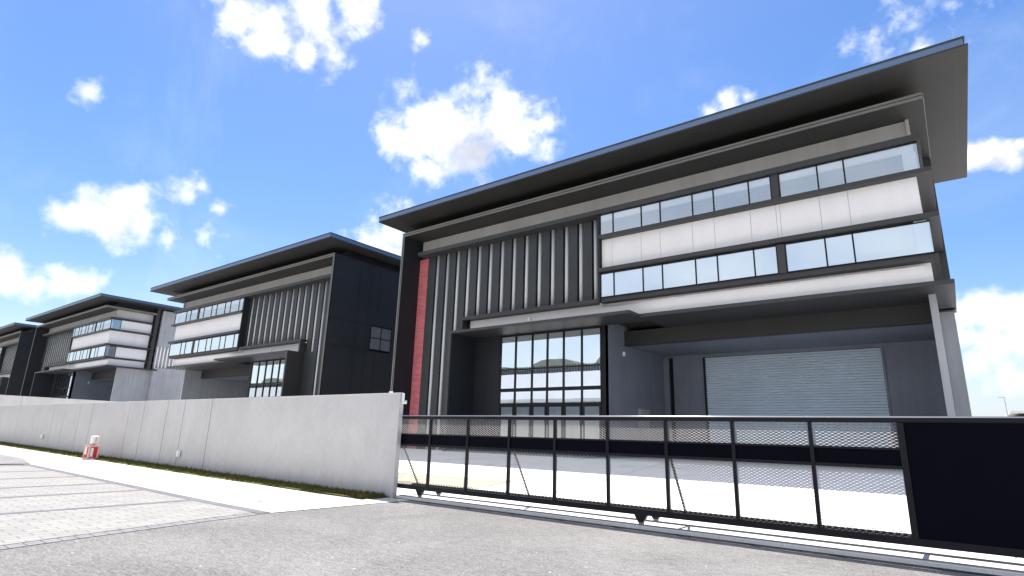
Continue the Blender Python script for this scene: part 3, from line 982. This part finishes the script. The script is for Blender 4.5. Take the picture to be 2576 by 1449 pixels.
    put('guide_rail', MB().box(sh0 - .12, sh0, Yb - .06, Yb - .002, bot, shz), 'gate', sho)
    put('guide_rail', MB().box(sh1, sh1 + .10, Yb - .06, Yb - .002, bot, shz), 'bay', sho)
    # beams and ceiling of the bay
    b1 = 1.176 * F
    put('bay_beam', MB().box(xa, xb + .1, b1, b1 + .35, zz(.2070), zc0), 'soffit')
    put('bay_ceiling', MB().box(xa, xb + .1, b1 + .35, 1.267 * F, zz(.2085), zc0).box(xa, xb + .1, 1.267 * F, Yb, zz(.2105), zc0), 'bay')
    # side column and lower side wall
    put('bay_column', MB().box(-.0142 * F, -.0046 * F, 1.108 * F, 1.27 * F, bot, zc0), 'side')
    put('corner_wall', MB().box(-.0142 * F, .0170 * F, 1.27 * F, back, bot, zz(.2560)), 'side')
    # ---- body behind
    core = MB().box(xl + .19, -.25, Yb + .25, back, bot, zz(.5))
    core.box(xl + .19, -14.0, Yi + .2, Yb + .25, zz(.256), zz(.5))
    core.box(-14.0, -.15, Yw + 6.1, Yb + .25, zz(.256), zz(.5))
    core.box(xl + .19, -21.2, Yg + .2, Yb + .25, bot, zz(.256))
    put('main_body', core, 'side')
    put('upper_floor', MB().box(-13.7, -.25, ya + .14, Yw + 6.1, zz(.2479), zz(.2793) - .1).box(-13.7, -.2, Yw + .2, Yw + 6.1, zz(.3511), zz(.418) - .45), 'soffit')
    return root


b1 = factory(1, 0.0, 0.0, 1.0, 'nearest grey factory building with red brick strip, behind the black gate')
b2 = factory(-1, -63.12, 0.0, 1.0, 'dark factory building with windows on its left half, second from the right')
b3 = factory(1, -81.5, 1.25, 1.03, 'grey factory building with pale right side wall, third from the right', 'fin')
b4 = factory(-1, -145.4, 1.25, 1.03, 'dark sliver of factory building at the far left edge of the row', 'fin')

# small fittings on the nearest building
wall_lamp(-18.36, 1.06 * F - .002, 7.96, 'small white fitting on the pale band above the entrance glazing', big=1.0)
wall_lamp(-.583 * F + .001, 28.0, 6.1, 'small white fitting on the grey loading bay wall', 'x', big=1.0)
wall_lamp(-63.12 + 18.36, 1.06 * F - .002, 7.96, 'small white fitting on the pale band of the second building above its entrance', big=1.0)
wall_lamp(-81.5 - .583 * F + .001, 28.0, 7.2, 'small white fitting on the loading bay wall of the third building', 'x', big=1.0)
eb = MB().box(-.583 * F + .001, -.583 * F + .16, 29.7, 30.8, 2.3, 3.3).box(-.583 * F + .16, -.583 * F + .2, 30.72, 30.9, 3.2, 3.3)
tag(eb.build('electrical_box', M['side'], bevel=.01), 'grey electrical box on the loading bay wall left of the roller shutter', 'electrical box')

# ------------------------------------------------------------------ far away on the right
lp = empty('street_lamp', (6.1, 120, 0))
tag(lp, 'thin distant lamp post against the sky right of the nearest building', 'street lamp')
MB().tube((6.1, 120, 0), (6.0, 120, 9.9), .11, 8, .07).build('pole', M['polegrey'], lp)
MB().box(5.3, 6.15, 119.9, 120.1, 9.85, 9.98).build('lamp_head', M['polegrey'], lp)
fb = empty('distant_building', (12, 130, 0))
tag(fb, 'low pale building far away above the solid end of the gate', 'building')
MB().box(7.5, 26, 130, 145, 0, 7.2).build('wall', M['distant'], fb)
MB().box(6.9, 27, 129.2, 146, 7.9, 8.3).build('roof', M['distant'], fb)
MB().box(8.0, 25, 130.5, 144, 7.2, 7.9).build('window_band', M['charcoal'], fb)

# ------------------------------------------------------------------ the other side of the road (mirrored in the entrance glass)
def opposite(x0, x1, label):
    o = empty('factory_building', ((x0 + x1) / 2, -45, 0))
    tag(o, label, 'building', 'pale factories across the road')
    MB().box(x0, x1, -75, -45, -0.5, 8.6).build('lower_wall', M['side'], o)
    MB().box(x0 - .4, x1 + .4, -75.4, -44.4, 8.6, 9.2).build('ledge', M['band'], o)
    MB().box(x0, x1, -75, -45, 9.2, 14.4).build('upper_wall', M['white'], o)
    mb = MB().box(x0, x1, -74.9, -45.3, 14.4, 15.7)
    mb.build('parapet', M['band'], o)
    mb = MB()
    x = x0
    while x < x1:
        mb.box(x, x + .28, -45.3, -45.05, 14.45, 15.9)
        x += .62
    mb.build('parapet_rail', M['ledge'], o)
    L = x1 - x0
    for a, b, h in ((.02, .30, 17.0), (.36, .62, 18.0), (.68, .98, 18.8)):
        pr = []
        xa, xb = x0 + a * L, x0 + b * L
        for i in range(9):
            t = i / 8
            pr.append((xa + (xb - xa) * t, 15.7 + (h - 15.7) * (1 - abs(2 * t - 1) ** 4)))
        MB().prism([(xa, 15.5)] + pr[::1] + [(xb, 15.5)], 'y', -70, -50).build('roof_vault', M['vault'], o)
    return o


opposite(-92, -42, 'pale factory across the road, mirrored in the entrance glass of the nearest building')
opposite(-205, -150, 'pale factory farther along the other side of the road')
